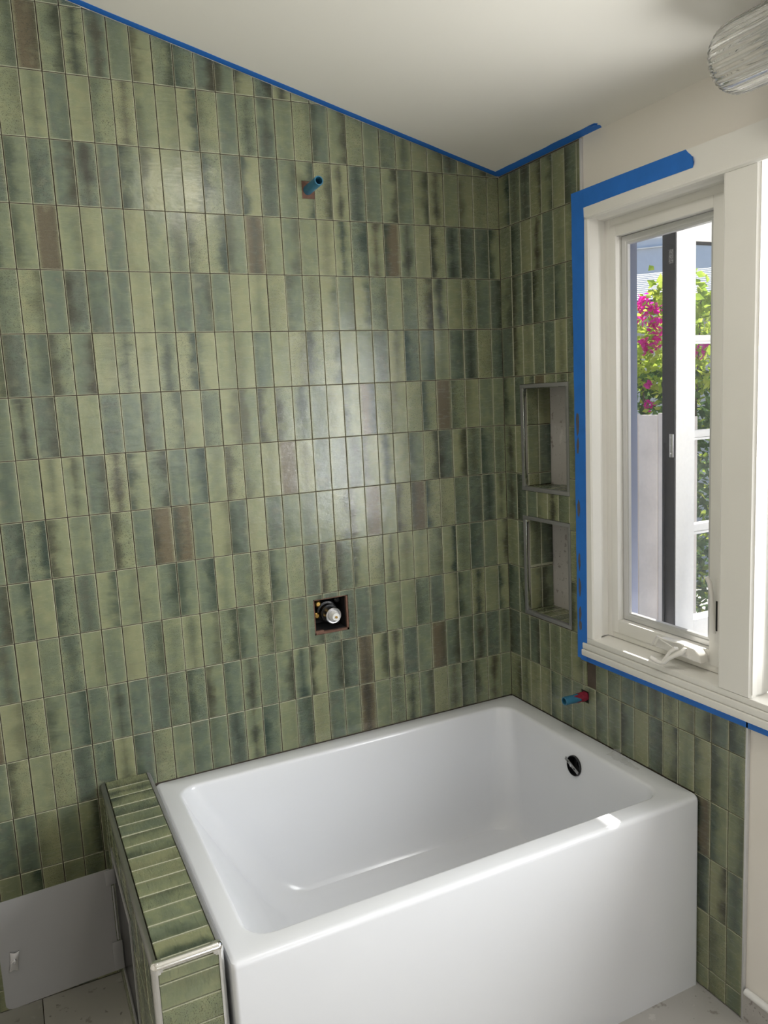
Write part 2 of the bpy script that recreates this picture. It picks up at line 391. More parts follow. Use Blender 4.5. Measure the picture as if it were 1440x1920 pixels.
# back wall, with a pocket behind the valve opening
def wallpoly(bm, x0, x1, z0, top, y0, y1):
    prism(bm, [(x0, z0), (x1, z0), (x1, top(x1)), (x0, top(x0))], 1, y0, y1)
hi = lambda x: ceil_z(x) + .02
wallpoly(bm, XL - .12, VA[0], -.02, hi, .008, .14); wallpoly(bm, VA[1], .14, -.02, hi, .008, .14)
wallpoly(bm, VA[0], VA[1], -.02, lambda x: VA[2], .008, .14); wallpoly(bm, VA[0], VA[1], VA[3], hi, .008, .14)
wallpoly(bm, VA[0], VA[1], VA[2], lambda x: VA[3], .12, .14)
WB = struct(fin('wall_back', bm, M['paint'], merge=False), 'wall covered in stacked vertical green glazed tiles behind the bathtub', 'wall')
bm = bmesh.new(); low = lambda x: ceil_z(x) - .003
wallpoly(bm, TX, VA[0], 0, low, .0045, .0085); wallpoly(bm, VA[1], .004, 0, low, .0045, .0085)
wallpoly(bm, VA[0], VA[1], 0, lambda x: VA[2], .0045, .0085); wallpoly(bm, VA[0], VA[1], VA[3], low, .0045, .0085)
fin('backer_board', bm, M['grout'], WB, merge=False)
bm = bmesh.new()
for q in ((VA[0] + .0045, VA[0] + .0055, VA[2] + .006, VA[3] - .003), (VA[1] - .0075, VA[1] - .0065, VA[2] + .006, VA[3] - .003), (VA[0] + .0045, VA[1] - .0065, VA[2] + .0065, VA[2] + .0075), (VA[0] + .0045, VA[1] - .0065, VA[3] - .0045, VA[3] - .0035)): bx(bm, q[0], q[1], .012, .0995, q[2], q[3])
fin('valve_pocket_side_shade', bm, M['cavity'], WB, merge=False)
box('valve_pocket_shade', VA[0] + .0005, VA[1] - .0005, .1, .119, VA[2] + .0005, VA[3] - .0005, M['cavity'], WB)  # black sheets stand in for the shade inside the valve pocket
bm = bmesh.new()
for q in ((VA[0], VA[0] + .004, VA[2], VA[3]), (VA[1] - .006, VA[1], VA[2], VA[3]), (VA[0], VA[1], VA[2], VA[2] + .006), (VA[0], VA[1], VA[3] - .003, VA[3])):
    bx(bm, q[0], q[1], .003, .02, q[2], q[3])
fin('cut_board_edge', bm, M['rust'], WB)
bm = bmesh.new(); bx(bm, VA[0] + .003, VA[0] + .03, .002, .012, VA[2] + .001, VA[2] + .012); bx(bm, VA[0] + .02, VA[0] + .06, .004, .014, VA[2] + .001, VA[2] + .007)
fin('thinset_smear', bm, M['rust'], WB, bevel=.002)
box('pipe_cut_patch', SH[0] + .0003, SH[1], .0025, .008, SH[2] + .0003, SH[3], M['rust'], WB)

# tiles of the back wall
cand = []
ncol = int((abs(TX) - C0) / CW) + 1
PON_X0, PON_X1, PON_Y, PON_Z = -1.345, -1.213, -.795, .565
for c in range(-1, ncol):
    a1 = -(C0 + c * CW) if c >= 0 else .0007; a0 = -(C0 + (c + 1) * CW); a0 = max(a0, TX)
    for r in range(-6, 14):
        b0, b1 = rowz(r + 1), rowz(r)
        if r == 13: b0 = .0015
        if b0 > ceil_z(a0) - .012: continue
        if b1 <= RIM + .02 and a0 > -1.20: continue       # hidden behind the tub
        if b1 <= PON_Z and a0 > PON_X0 - .002: continue    # hidden behind the pony wall
        rect = (a0, a1, b1 - PITCH if r == 13 else b0, b1)
        j = random.gauss(0, .0002)
        p = rectp(a0 + GAP + j, a1 - GAP + j, b0 + GAP, b1 - GAP)
        p = clip(p, .2585, 1, 2.226 - .004)
        if len(p) < 3 or not wide(p): continue
        pl = [p]
        for h in (SH, VA): pl = [w for q in pl for w in (cut(q, h) if len(q) == 4 else [q])]
        for q in pl:
            if not wide(q): continue
            cx = sum(w[0] for w in q) / len(q); cz = sum(w[1] for w in q) / len(q)
            P2 = [proj((w[0], 0, w[1])) for w in q]
            arp = abs(sum(P2[i - 1][0] * P2[i][1] - P2[i][0] * P2[i - 1][1] for i in range(len(P2)))) / 2
            u, v = proj((cx, 0, cz)); vis = -25 < u < 1465 and -40 < v < 1960
            cand.append((arp if vis else 0, q, rect, rnd4()))
cand.sort(key=lambda t: -t[0])
for arp, q, rect, tint in cand[:300]: one_tile(q, rect, ORG, X, Z, -Y, WB, tint=tint)
rest = TileBuf()
for arp, q, rect, tint in cand[300:]: rest.add(q, rect, ORG, X, Z, -Y, .0085, tint)
if rest.F:
    o = rest.make('tile', WB); o['kind'] = 'stuff'

# window wall -------------------------------------------------------
NI = [(-.091, -.324, 1.243, 1.577), (-.091, -.324, .836, 1.161)]      # niches y0,y1,z0,z1 (outer edge of metal trim)
OPL, OPR = -.425, -2.235                                               # rough opening of both windows
OZ0, OZ1 = .80, 2.02
bm = bmesh.new(); WX0, WX1 = .008, .14
top = 2.25
def wseg(y0, y1, z0, z1, x0=WX0, x1=WX1): bx(bm, x0, x1, y0, y1, z0, z1)
wseg(.14, NI[0][0], -.02, top)
for a, b in ((-.02, NI[1][2]), (NI[1][3], NI[0][2]), (NI[0][3], top)): wseg(NI[0][0], NI[0][1], a, b)
for n in NI: wseg(n[0], n[1], n[2], n[3], .116, WX1)
wseg(NI[0][1], OPL, -.02, top); wseg(OPL, OPR, -.02, OZ0); wseg(OPL, OPR, OZ1, top); wseg(OPR, YF - .12, -.02, top)
WR = struct(fin('wall_right', bm, M['paint'], merge=False), 'cream painted wall holding the windows, green tile around its corner', 'wall')
TE0, TE1 = -.3865, -.9435                                            # tile ends above / below the window
SPH = (-.396, -.361, .627, .662)
bm = bmesh.new()
def bseg(y0, y1, z0, z1): bx(bm, .0045, .0085, y0, y1, z0, z1)
bseg(.0, NI[0][0], 0, 2.223)
for a, b in ((0, NI[1][2]), (NI[1][3], NI[0][2]), (NI[0][3], 2.223)): bseg(NI[0][0], NI[0][1], a, b)
bseg(NI[0][1], TE0, 0, 2.223); bseg(TE0, TE1, 0, .79)
fin('backer_board', bm, M['grout'], WR, merge=False)
box('pipe_cut_patch', .003, .008, SPH[0] + .0003, SPH[1], SPH[2] + .0003, SPH[3], M['cavity'], WR)
for d in range(-1, 18):
    a1 = -(D0 + d * DW) if d >= 0 else .0007; a0 = -(D0 + (d + 1) * DW); a0 = max(a0, TE1)
    if a1 <= TE1 + .002: continue
    for r in range(-2, 14):
        b0, b1 = rowz(r + 1), rowz(r)
        if r == 13: b0 = .0015
        if b0 > 2.2: continue
        if b1 <= RIM + .02 and a0 > -.80: continue
        rect = (a0, a1, b0, b1) if r != 13 else (a0, a1, b1 - PITCH, b1)
        p = rectp(a0 + GAP, a1 - GAP, b0 + GAP, min(b1 - GAP, 2.221))
        if b1 < RIM: p = clip(p, 1, 0, -.802)
        if b1 > .80:                                       # beside / under the window casing
            if a0 < TE0: p = clip(p, -1, 0, -TE0) if b0 > .78 else p
            if b0 < .79 and b1 > .79 and a1 < -.40: p = clip(p, 0, 1, .785)
            elif b0 < .79 and b1 > .79 and a0 < -.40: p = clip(p, -1, 0, -TE0)
        if len(p) < 3 or not wide(p): continue
        pl = [p]
        for h in [(n[1] - .0005, n[0] + .0005, n[2] - .0005, n[3] + .0005) for n in NI] + [SPH]:
            pl = [w for q in pl for w in (cut(q, h) if len(q) == 4 else [q])]
        for q in pl:
            if wide(q): one_tile(q, rect, ORG, Y, Z, -X, WR)
# niches: metal edging, stone back, tiled jambs and shelf
for n in NI:
    y0, y1, z0, z1 = n; t = .012
    box('niche_trim', -.0015, .012, y0, y0 - t, z0, z1, M['gtrim'], WR, .001)
    box('niche_trim', -.0015, .010, y0 - t - .0005, y0 - t - .005, z0 + t, z1 - t, M['chrome'], WR, .001)
    box('niche_trim', -.0015, .012, y1 + t, y1, z0, z1, M['gtrim'], WR, .001)
    box('niche_trim', -.002, .012, y0 + .0006, y1 - .0006, z1 - t, z1, M['gtrim'], WR, .001)
    box('niche_trim', -.002, .012, y0 + .0006, y1 - .0006, z0, z0 + t, M['gtrim'], WR, .001)
    box('niche_back_panel', .104, .1155, y0 - .001, y1 + .001, z0 + .001, z1 - .001, M['stone'], WR)
    joints = [z1 - .0125] + [rowz(k) for k in range(0, 14) if z0 + .02 < rowz(k) < z1 - .02] + [z0 + .0125]
    bm = bmesh.new(); yi0, yi1 = y0 - .016, y1 + .0135
    bx(bm, .0125, .1035, y0 - .0005, yi0 + .004, z0, z1); bx(bm, .0125, .1035, y1 + .0005, yi1 - .004, z0, z1)
    bx(bm, .0125, .1035, y0, y1, z0 + .0005, z0 + .009); bx(bm, .0125, .1035, y0, y1, z1 - .009, z1 - .0005)
    fin('niche_lining', bm, M['grout'], WR, merge=False)
    for hi_, lo_ in zip(joints, joints[1:]):
        for a, b in ((.0125, .0555), (.0565, .1035)):
            R_ = (a, b, max(lo_, hi_ - PITCH), hi_)
            one_tile(rectp(a + .0005, b - .0005, lo_ + GAP, hi_ - GAP), (a, a + CW, hi_ - PITCH, hi_), Vector((0, yi0, 0)), X, Z, -Y, WR, .004)
            one_tile(rectp(a + .0005, b - .0005, lo_ + GAP, hi_ - GAP), (a, a + CW, hi_ - PITCH, hi_), Vector((0, yi1, 0)), X, Z, Y, WR, .004)
    k = 4; w = (yi0 - yi1) / k
    for i in range(k):
        q = rectp(.0128, .1032, yi1 + i * w + .0008, yi1 + (i + 1) * w - .0008)
        one_tile(q, (.0128 - .06, .1032, yi1 + i * w, yi1 + (i + 1) * w), Vector((0, 0, z0 + .0128)), X, Y, Z, WR, .004, False)
        one_tile(q, (.0128 - .06, .1032, yi1 + i * w, yi1 + (i + 1) * w), Vector((0, 0, z1 - .0128)), X, Y, -Z, WR, .004, False)
# metal edge strips where the tile ends
box('tile_edge_trim', -.0015, .0078, TE0 - .0006, TE0 - .0055, 2.082, 2.222, M['screenf'], WR, .0008)
box('tile_edge_trim', -.0015, .0078, TE1 - .0006, TE1 - .0065, .001, .782, M['screenf'], WR, .0008)

# remaining shell -----------------------------------------------------
struct(box('floor', XL - .12, .14, YF - .12, .14, -.12, -.006, M['grout']), 'grey terrazzo tile floor around the tub', 'floor'); FL = bpy.data.objects['floor']
fx = [-3.5, -2.75, -2.15, -1.548, -.946, -.344, 0.006]; fy = [.004, -.55, -1.15, -1.75, -2.35, -2.95, -3.6]
for a, b in zip(fx, fx[1:]):
    for c, d in zip(fy, fy[1:]):
        box('floor_tile', a + .001, b - .001, d + .001, c - .001, -.0065, 0, M['floor'], FL, .0008)
bm = bmesh.new(); prism(bm, [(XL - .2, ceil_z(XL - .2)), (.0095, ceil_z(.0095)), (.14, ceil_z(.0095)), (.14, 2.45), (XL - .2, ceil_z(XL - .2) + .2)], 1, YF - .12, .14)
CE = struct(fin('ceiling', bm, M['ceil']), 'smooth off-white sloped ceiling rising from the window wall', 'ceiling')
bm = bmesh.new(); bx(bm, XL - .12, XL, YF - .12, .008, -.02, 3.16)
struct(fin('wall_left', bm, M['paint']), 'plain cream wall opposite the windows', 'wall')
FX0, FX1, FZ0, FZ1 = -.90, -.08, 1.02, 2.08
bm = bmesh.new()
prism(bm, [(XL - .12, -.02), (FX0, -.02), (FX0, ceil_z(FX0) + .02), (XL - .12, ceil_z(XL - .12) + .02)], 1, YF - .12, YF)
prism(bm, [(FX1, -.02), (.008, -.02), (.008, 2.24), (FX1, ceil_z(FX1) + .02)], 1, YF - .12, YF)
bx(bm, FX0, FX1, YF - .12, YF, -.02, FZ0); prism(bm, [(FX0, FZ1), (FX1, FZ1), (FX1, ceil_z(FX1) + .02), (FX0, ceil_z(FX0) + .02)], 1, YF - .12, YF)
struct(fin('wall_front', bm, M['paint'], merge=False), 'plain cream wall opposite the tiled wall', 'wall')
W3 = thing('sheen_window', 'unseen white framed window added for sheen in the wall facing the tub', 'window', kind='structure')
for q in ((FX0, FX0 + .05, FZ0, FZ1), (FX1 - .05, FX1, FZ0, FZ1), (FX0 + .0501, FX1 - .0501, FZ1 - .05, FZ1), (FX0 + .0501, FX1 - .0501, FZ0, FZ0 + .05)): box('window_frame', q[0], q[1], YF - .09, YF - .03, q[2], q[3], M['vinyl'], W3)
box('pane', FX0 + .05, FX1 - .05, YF - .064, YF - .058, FZ0 + .05, FZ1 - .05, M['glass'], W3)  # whole window is unseen, placed to give the tiled wall its sheen
# baseboard to the right of the tiled strip
BB = struct(box('baseboard_right', -.004, .0078, TE1 - .008, YF + .001, .0, .076, M['stone']), 'grey terrazzo baseboard with white rounded edge on the window wall', 'baseboard')
bm = bmesh.new(); tube(bm, [(.001, TE1 - .012, .081), (.001, YF + .002, .081)], .0092, 12); fin('rounded_edge_trim', bm, M['whitepl'], BB, True)

# ------------------------------------------------------------------ windows
XF = -.018
T1 = thing('trim_1', 'white painted window casing with stepped sill and flat mullion', 'window trim', kind='structure')
bm = bmesh.new(); prism(bm, [(XF, 2.010), (XF, 2.080), (.0078, 2.080), (.0078, 2.003), (XF + .004, 2.003)], 1, -.374, -2.30); fin('head_casing', bm, M['trimw'], T1)
bm = bmesh.new(); prism(bm, [(XF, -.374), (.0078, -.374), (.0078, -.445), (XF + .004, -.4405), (XF, -.436)], 2, .8385, 2.0028); fin('side_casing', bm, M['trimw'], T1)
bm = bmesh.new(); prism(bm, [(XF, -2.30), (.0078, -2.30), (.0078, -2.20), (XF + .004, -2.202), (XF, -2.206)], 2, .8385, 2.0028); fin('side_casing', bm, M['trimw'], T1)
for i, (a, b, xx) in enumerate(((.783, .802, -.026), (.8025, .821, -.022), (.8215, .838, XF))):
    box('sill_band', xx, .0078, -.396, -2.30, a, b, M['trimw'], T1, .003)
bm = bmesh.new(); prism(bm, [(XF + .003, .838), (.06, .846), (.06, .801), (XF + .003, .822)], 1, -.4265, -2.23); fin('inner_sill', bm, M['trimw'], T1)
bm = bmesh.new(); prism(bm, [(XF, -.881), (XF, -.962), (XF + .005, -.968), (.036, -.970), (.036, -.875), (XF + .005, -.875)], 2, .839, 2.0028); fin('mullion', bm, M['trimw'], T1)
bm = bmesh.new(); prism(bm, [(XF - .005, 2.006), (XF - .002, 2.011), (XF + .001, 2.011), (XF + .001, 2.001), (XF - .002, 2.001)], 1, -.440, -2.20); fin('head_moulding', bm, M['trimw'], T1)

def ring(bm, y0, y1, z0, z1, wl, wr, wb, wt, x0, x1):
    bx(bm, x0, x1, y0, y0 - wl, z0, z1); bx(bm, x0, x1, y1 + wr, y1, z0, z1)
    bx(bm, x0, x1, y0 - wl, y1 + wr, z0, z0 + wb); bx(bm, x0, x1, y0 - wl, y1 + wr, z1 - wt, z1)
def ring_parts(name, y0, y1, z0, z1, wl, wr, wb, wt, x0, x1, mat, parent, bev=.001):
    g = .0001
    box(name, x0, x1, y0, y0 - wl, z0, z1, mat, parent, bev); box(name, x0, x1, y1 + wr, y1, z0, z1, mat, parent, bev)
    box(name, x0, x1, y0 - wl - g, y1 + wr + g, z0, z0 + wb, mat, parent, bev); box(name, x0, x1, y0 - wl - g, y1 + wr + g, z1 - wt, z1, mat, parent, bev)
def window(nm, label, y0, y1, full):
    W = thing(nm, label, 'window', kind='structure')
    # jamb lining, shallow ogee
    bm = bmesh.new()
    for s, yy in ((-1, y0), (1, y1)):
        prism(bm, [(XF + .004, yy), (.0, yy + s * .001), (.012, yy + s * .004), (.020, yy + s * .002), (.037, yy + s * .002), (.037, yy - s * .014), (XF + .012, yy - s * .014)], 2, .846, 2.003)
    prism(bm, [(XF + .004, 2.0028), (.006, 2.001), (.014, 1.997), (.037, 1.997), (.037, 2.016), (XF + .02, 2.016)], 1, y0 - .0005, y1 + .0005)
    fin('jamb_lining', bm, M['trimw'], W, merge=False)
    ring_parts('frame_stop', y0 - .001, y1 + .001, .8455, 1.9985, .020, .020, .017, .021, .036, .062, M['trimw'], W)
    ring_parts('inner_frame', y0 - .0212, y1 + .0212, .8627, 1.9773, .0245, .0485 if full else .0245, .037, .027, .033, .060, M['trimw'], W)
    # outer frame through the wall
    ring_parts('outer_frame', y0 - .001, y1 + .001, .8155, 2.0185, .014, .014, .030, .020, .0625, .138, M['jamb'], W)
    # insect screen
    iy0, iy1, iz0, iz1 = y0 - .046, y1 + (.070 if full else .046), .900, 1.950
    S = ring_part_thing('screen_frame', W, iy0, iy1, iz0, iz1)
    box('screen_mesh', .0575, .0580, iy0 - .020, iy1 + .020, iz0 + .020, iz1 - .020, M['screen'], W)
    return W
def ring_part_thing(name, W, y0, y1, z0, z1):
    # mitred aluminium frame: bevelled inner lip
    bm = bmesh.new()
    o = [(y0, z0), (y1, z0), (y1, z1), (y0, z1)]
    def off(d): return [(y0 - d, z0 + d), (y1 + d, z0 + d), (y1 + d, z1 - d), (y0 - d, z1 - d)]
    loops = [(off(.0005), .0605), (off(.0005), .0545), (off(.003), .0520), (off(.015), .0520), (off(.0175), .0540), (off(.0225), .0540), (off(.025), .0600), (off(.025), .0605)]
    rings = [[bm.verts.new((x, p[0], p[1])) for p in l] for l, x in loops]
    for A, B in zip(rings, rings[1:] + rings[:1]):
        for j in range(4): bm.faces.new((A[j], A[(j + 1) % 4], B[(j + 1) % 4], B[j]))
    return fin(name, bm, M['screenf'], W, merge=False)
W1 = window('window_1', 'white casement window with crank handle beside the tiled corner', -.4405, -.875, True)
W2 = window('window_2', 'white casement window past the flat mullion', -.970, -2.202, False)
# narrow outer jamb, its shade coloured blue-grey, seen at the left of the view
# the open sash of window 1, swung outwards
def sash(W, yface, x0, x1, label):
    y1 = yface; y0 = yface + .045
    S = obj('open_sash', box_mesh(x0, x0 + .068, y1, y0, .845, 2.0), M['extw'], W)      # hinge stile
    box('stile', x1 - .06, x1, y1, y0, .845, 2.0, M['extw'], S, .002)
    for a, b in ((.845, .903), (1.1495, 1.171), (1.4085, 1.428), (1.664, 1.681), (1.920, 2.0)): box('rail', x0 + .0681, x1 - .0601, y1 + (.0 if b - a > .03 else .010), y0 - (.0 if b - a > .03 else .010), a, b, M['extw'], S, .002)
    for a, b in ((.903, 1.1495), (1.171, 1.4085), (1.428, 1.664), (1.681, 1.920)):
        box('pane', x0 + .068, x1 - .06, (y0 + y1) / 2 - .002, (y0 + y1) / 2 + .002, a, b, M['glass'], S)
        box('glazing_bead', x0 + .0681, x1 - .0601, y1 + .006, (y0 + y1) / 2 - .0025, b - .006, b - .0002, M['seal' if b > 1.9 else 'extw'], S)
    box('weatherstrip', x0 - .0045, x0 - .0002, y1 + .0005, y0 - .0005, .846, 1.999, M['seal'], S, .001)
    box('weatherstrip_fin', x0 - .010, x0 - .0046, y0 - .013, y0 - .010, .846, 1.40, M['seal'], S)
    H = box('hinge_plate', x0 - .0075, x0 - .0047, y1 + .003, y1 + .017, 1.362, 1.424, M['zinc'], S, .001)
    for zz in (1.372, 1.393, 1.414):
        bm = bmesh.new(); lathe(bm, [(0, .003), (.0025, .002), (.003, 0)], (x0 - .0075, y1 + .012, zz), (-1, 0, 0), 10); fin('hinge_screw', bm, M['zinc'], H, True)
    # printed sticker, unreadable small marks in two narrow columns
    P = box('printed_sticker', x0 - .0049, x0 - .0046, y1 + .006, y1 + .022, 1.863, 1.903, M['seal'], S)
    random.seed(3); bm = bmesh.new(); zz = 1.864
    while zz < 1.8995:
        h = random.choice((.0012, .0018, .0026)); yy = y1 + .0065
        while yy < y1 + .0205:
            l = random.choice((.0025, .004, .006)); bx(bm, x0 - .0051, x0 - .0049, yy, min(yy + l, y1 + .0215), zz, zz + h); yy += l + .0016
        zz += h + .0012
    fin('sticker_print', bm, M['print'], P, merge=False)
    random.seed(11)
    return S
def box_mesh(x0, x1, y0, y1, z0, z1):
    bm = bmesh.new(); bx(bm, x0, x1, y0, y1, z0, z1); bmesh.ops.recalc_face_normals(bm, faces=bm.faces)
    me = bpy.data.meshes.new('stile'); bm.to_mesh(me); bm.free(); return me
sash(W1, -.612, .122, .50, 'sash')
box('pane', .098, .102, -.995, -2.177, .855, 1.99, M['glass'], W2)
# lock lever on the right of the inner frame
LV = box('lock_slot', .0305, .0335, -.822, -.838, .925, 1.085, M['vinyl'], W1, .002)
box('slot_shadow_gap', .0298, .0304, -.8275, -.8325, .955, 1.030, M['seal'], LV)
bm = bmesh.new(); tube(bm, [(.024, -.829, .950), (.018, -.829, 1.0), (.015, -.8285, 1.045), (.010, -.826, 1.078), (.006, -.820, 1.092)], [.0035, .0045, .005, .006, .005], 10)
fin('lock_lever', bm, M['vinyl'], LV, True)
# crank operator
CK = thing('window_crank', 'white folding crank handle on the bottom of the casement window frame', 'crank')
bm = bmesh.new(); prism(bm, [(-.655, .874), (-.667, .9005), (-.735, .9045), (-.785, .9015), (-.803, .889), (-.808, .869)], 0, .0325, .0025)
fin('operator_cover', bm, M['vinyl'], CK, True, .004, 3)
def hp(u, v, x): return hit(u, v, 0, x)
HU = lambda a, b, x: hp(1190 + a / 10.286, 1170 + b / 10.286, x)
bm = bmesh.new(); tube(bm, [HU(325, 412, -.006), HU(365, 330, -.010), HU(415, 238, -.012), HU(440, 232, -.012)], .0021, 8); fin('folding_key', bm, M['vinyl'], CK, True)
bm = bmesh.new(); tube(bm, [HU(440, 235, -.004), HU(520, 285, -.004), HU(640, 320, -.002), HU(900, 390, .0), HU(935, 410, .0)], [.0024, .0035, .0022, .002, .002], 8); fin('handle_rail', bm, M['vinyl'], CK, True)
bm = bmesh.new(); tube(bm, [HU(505, 305, -.006), HU(640, 390, -.010), HU(735, 462, -.012)], .0020, 8); fin('handle_link', bm, M['vinyl'], CK, True)
bm = bmesh.new(); tube(bm, [HU(820, 480, -.010), HU(770, 475, -.018), HU(690, 530, -.024), HU(610, 630, -.028), HU(545, 705, -.030)], [.0048, .0055, .0048, .0042, .0042], 10); fin('crank_arm', bm, M['vinyl'], CK, True)
bm = bmesh.new(); tube(bm, [HU(960, 500, -.002), HU(910, 545, -.012), HU(800, 590, -.020), HU(660, 660, -.026), HU(570, 740, -.030), HU(500, 745, -.033), HU(420, 715, -.036)], [.006, .0068, .0062, .0058, .0055, .0053, .0053], 12); fin('crank_arm', bm, M['vinyl'], CK, True)
bm = bmesh.new(); tube(bm, [HU(430, 715, -.036), HU(380, 685, -.038), HU(320, 650, -.040), HU(285, 648, -.040)], [.0053, .0064, .0066, .004], 12); fin('crank_knob', bm, M['vinyl'], CK, True)
box('pivot_block', -.003, .010, HU(930, 470, 0).y, HU(1000, 470, 0).y, .879, .899, M['vinyl'], CK, .002)

# ------------------------------------------------------------------ blue masking tape
def torn(bm, pts2, mk, t):
    A = [bm.verts.new(mk(p, 0)) for p in pts2]; B = [bm.verts.new(mk(p, t)) for p in pts2]; n = len(pts2)
    bm.faces.new(A); bm.faces.new(B[::-1])
    for i in range(n): bm.faces.new((A[i], B[i], B[(i + 1) % n], A[(i + 1) % n]))
def strip(name, pts2, mk, t=.0006, parent=None):
    bm = bmesh.new(); torn(bm, pts2, mk, t); return fin(name, bm, M['tape'], parent)
def wav(a0, a1, b, amp, n):
    return [(a0 + (a1 - a0) * i / n, b + random.uniform(-amp, amp)) for i in range(n + 1)]
# on the ceiling along the back wall: (x, y)
mkc = lambda p, t: (p[0], p[1], ceil_z(p[0]) - .0004 - t)
o = strip('masking_tape', wav(-1.9, -.012, -.021, .0008, 40) + [(-.001, -.010), (-.002, .0035), (-1.9, .0035)], mkc)
tag(o, 'long blue masking tape along the sloped top of the tiled wall', 'tape', 'blue masking tape strips')
pts = [(-.0225, -.001)] + [(-.0225 + random.uniform(-.001, .001), -.03 * i) for i in range(1, 16)] + [(-.022, -.472), (-.016, -.478), (-.011, -.470), (-.006, -.476), (.0035, -.471), (.0035, -.001)]
o = strip('masking_tape', pts, mkc); tag(o, 'short blue masking tape on the ceiling above the window wall tiles', 'tape', 'blue masking tape strips')
box('torn_fold', -.021, -.012, -.452, -.470, ceil_z(-.0165) - .0028, ceil_z(-.0165) - .0022, M['tape'], o)
mkw = lambda p, t: (XF - .0003 - t, p[0], p[1])
o = strip('masking_tape', [(-.4215, 2.034), (-.4215, 2.081), (-.55, 2.0815), (-.70, 2.081), (-.772, 2.0805), (-.778, 2.073), (-.788, 2.064), (-.791, 2.052), (-.796, 2.048), (-.793, 2.036), (-.60, 2.036)], mkw)
tag(o, 'blue masking tape with torn end along the top window casing', 'tape', 'blue masking tape strips')
bm = bmesh.new(); V = [bm.verts.new(p) for p in ((-.0188, -.789, 2.062), (-.0188, -.792, 2.040), (-.024, -.800, 2.043), (-.023, -.797, 2.058))]; bm.faces.new(V)
bmesh.ops.solidify(bm, geom=bm.faces[:], thickness=.0006); fin('torn_fold', bm, M['tape'], o)
o = strip('masking_tape', wav(.786, 2.0805, 0, 0, 1) and [(-.372 - .0007 * (i % 3), .770 + (2.081 - .770) * i / 24) for i in range(25)] + [(-.4212, 2.081), (-.4212, 2.0345), (-.4235, 2.0), (-.420, 1.6), (-.417, 1.2), (-.414, .845), (-.412, .770)], mkw)
tag(o, 'vertical blue masking tape with grey smears on the side window casing', 'tape', 'blue masking tape strips')
random.seed(21)
for zc, h, wd in ((1.455, .075, .011), (1.395, .05, .009), (1.215, .05, .011), (1.06, .05, .008), (.985, .06, .009), (.905, .05, .009), (.868, .03, .010)):
    n = 14; yc = -.382; P = []
    for i in range(n):
        a = 2 * math.pi * i / n; rr = random.uniform(.75, 1.15); P.append((yc - .004 + math.cos(a) * wd * .6 * rr, zc + math.sin(a) * h * .5 * rr))
    bm = bmesh.new(); torn(bm, P, lambda p, t: (XF - .0010 - t, p[0], p[1]), .0003); fin('thinset_smear', bm, M['taperes'], o)
mks = lambda p, t: (-.0009 - t, p[0], p[1])
o = strip('masking_tape', [(-.366, .756), (-.366, .783)] + [(-2.3, .783)] + [(-2.3 + 1.934 * i / 20, .7565 + random.uniform(-.0012, .0012)) for i in range(20)], mks)
tag(o, 'thin blue masking tape under the white window sill', 'tape', 'blue masking tape strips')

# ------------------------------------------------------------------ bathtub
TB = thing('bathtub', 'white rectangular alcove bathtub with flat front apron', 'bathtub')
def rr(x0, x1, y0, y1, r, z, n=8):
    P = []
    for cx, cy, a in ((x1 - r, y1 - r, 0), (x0 + r, y1 - r, 90), (x0 + r, y0 + r, 180), (x1 - r, y0 + r, 270)):
        for i in range(n + 1):
            q = math.radians(a + 90 * i / n); P.append((cx + r * math.cos(q), cy + r * math.sin(q), z))
    return P
ox0, ox1, oy0, oy1 = -1.2045, -.0008, -.811, -.0008
L = [rr(ox0, ox1, oy0, oy1, .010, .0), rr(ox0, ox1, oy0, oy1, .010, RIM - .012), rr(ox0 + .0008, ox1, oy0 + .0012, oy1, .010, RIM - .007), rr(ox0 + .002, ox1 - .0002, oy0 + .0042, oy1 - .0002, .010, RIM - .0028), rr(ox0 + .006, ox1 - .0006, oy0 + .0095, oy1 - .0006, .010, RIM - .0004), rr(ox0 + .010, ox1 - .0014, oy0 + .015, oy1 - .0014, .010, RIM)]
ix0, ix1, iy0, iy1 = -1.152, -.068, -.752, -.062
L += [rr(ix0 - .008, ix1 + .008, iy0 - .008, iy1 + .008, .058, RIM), rr(ix0 - .003, ix1 + .003, iy0 - .003, iy1 + .003, .054, RIM - .0012), rr(ix0, ix1, iy0, iy1, .052, RIM - .004), rr(ix0 + .003, ix1 - .002, iy0 + .002, iy1 - .002, .052, RIM - .010)]
bz = .135
bxl, bxr, byf, byb = -.885, -.118, -.700, -.125
for t in (.15, .35, .55, .75, .88):
    z = RIM - .010 + (bz + .02 - RIM + .010) * t; e = t
    L.append(rr(ix0 + .003 + (bxl - .06 - ix0) * (t ** 1.1), ix1 - .002 + (bxr + .02 - ix1) * t, iy0 + .002 + (byf - .02 - iy0) * t, iy1 - .002 + (byb + .02 - iy1) * t, .052 + .035 * t, z))
L += [rr(bxl - .045, bxr + .012, byf - .010, byb + .010, .092, bz + .022), rr(bxl - .02, bxr, byf, byb, .09, bz + .008), rr(bxl + .02, bxr - .025, byf + .025, byb - .025, .08, bz + .0015), rr(bxl + .06, bxr - .05, byf + .05, byb - .05, .07, bz)]
bm = bmesh.new(); rings = [[bm.verts.new(p) for p in l] for l in L]
for A, B in zip(rings, rings[1:]):
    n = len(A)
    for j in range(n): bm.faces.new((A[j], A[(j + 1) % n], B[(j + 1) % n], B[j]))
bm.faces.new(rings[-1]); bm.faces.new(rings[0][::-1])
shell = fin('tub_shell', bm, M['acryl'], TB, False)
OV = Vector((-.0785, -.418, .4605)); OD = Vector((-1, 0, .09)).normalized(); OR = .030
bm = bmesh.new(); lathe(bm, [(0, -.03), (OR, -.03), (OR, .06), (0, .06)], OV, OD, 40); cutter = fin('cutter', bm, None)
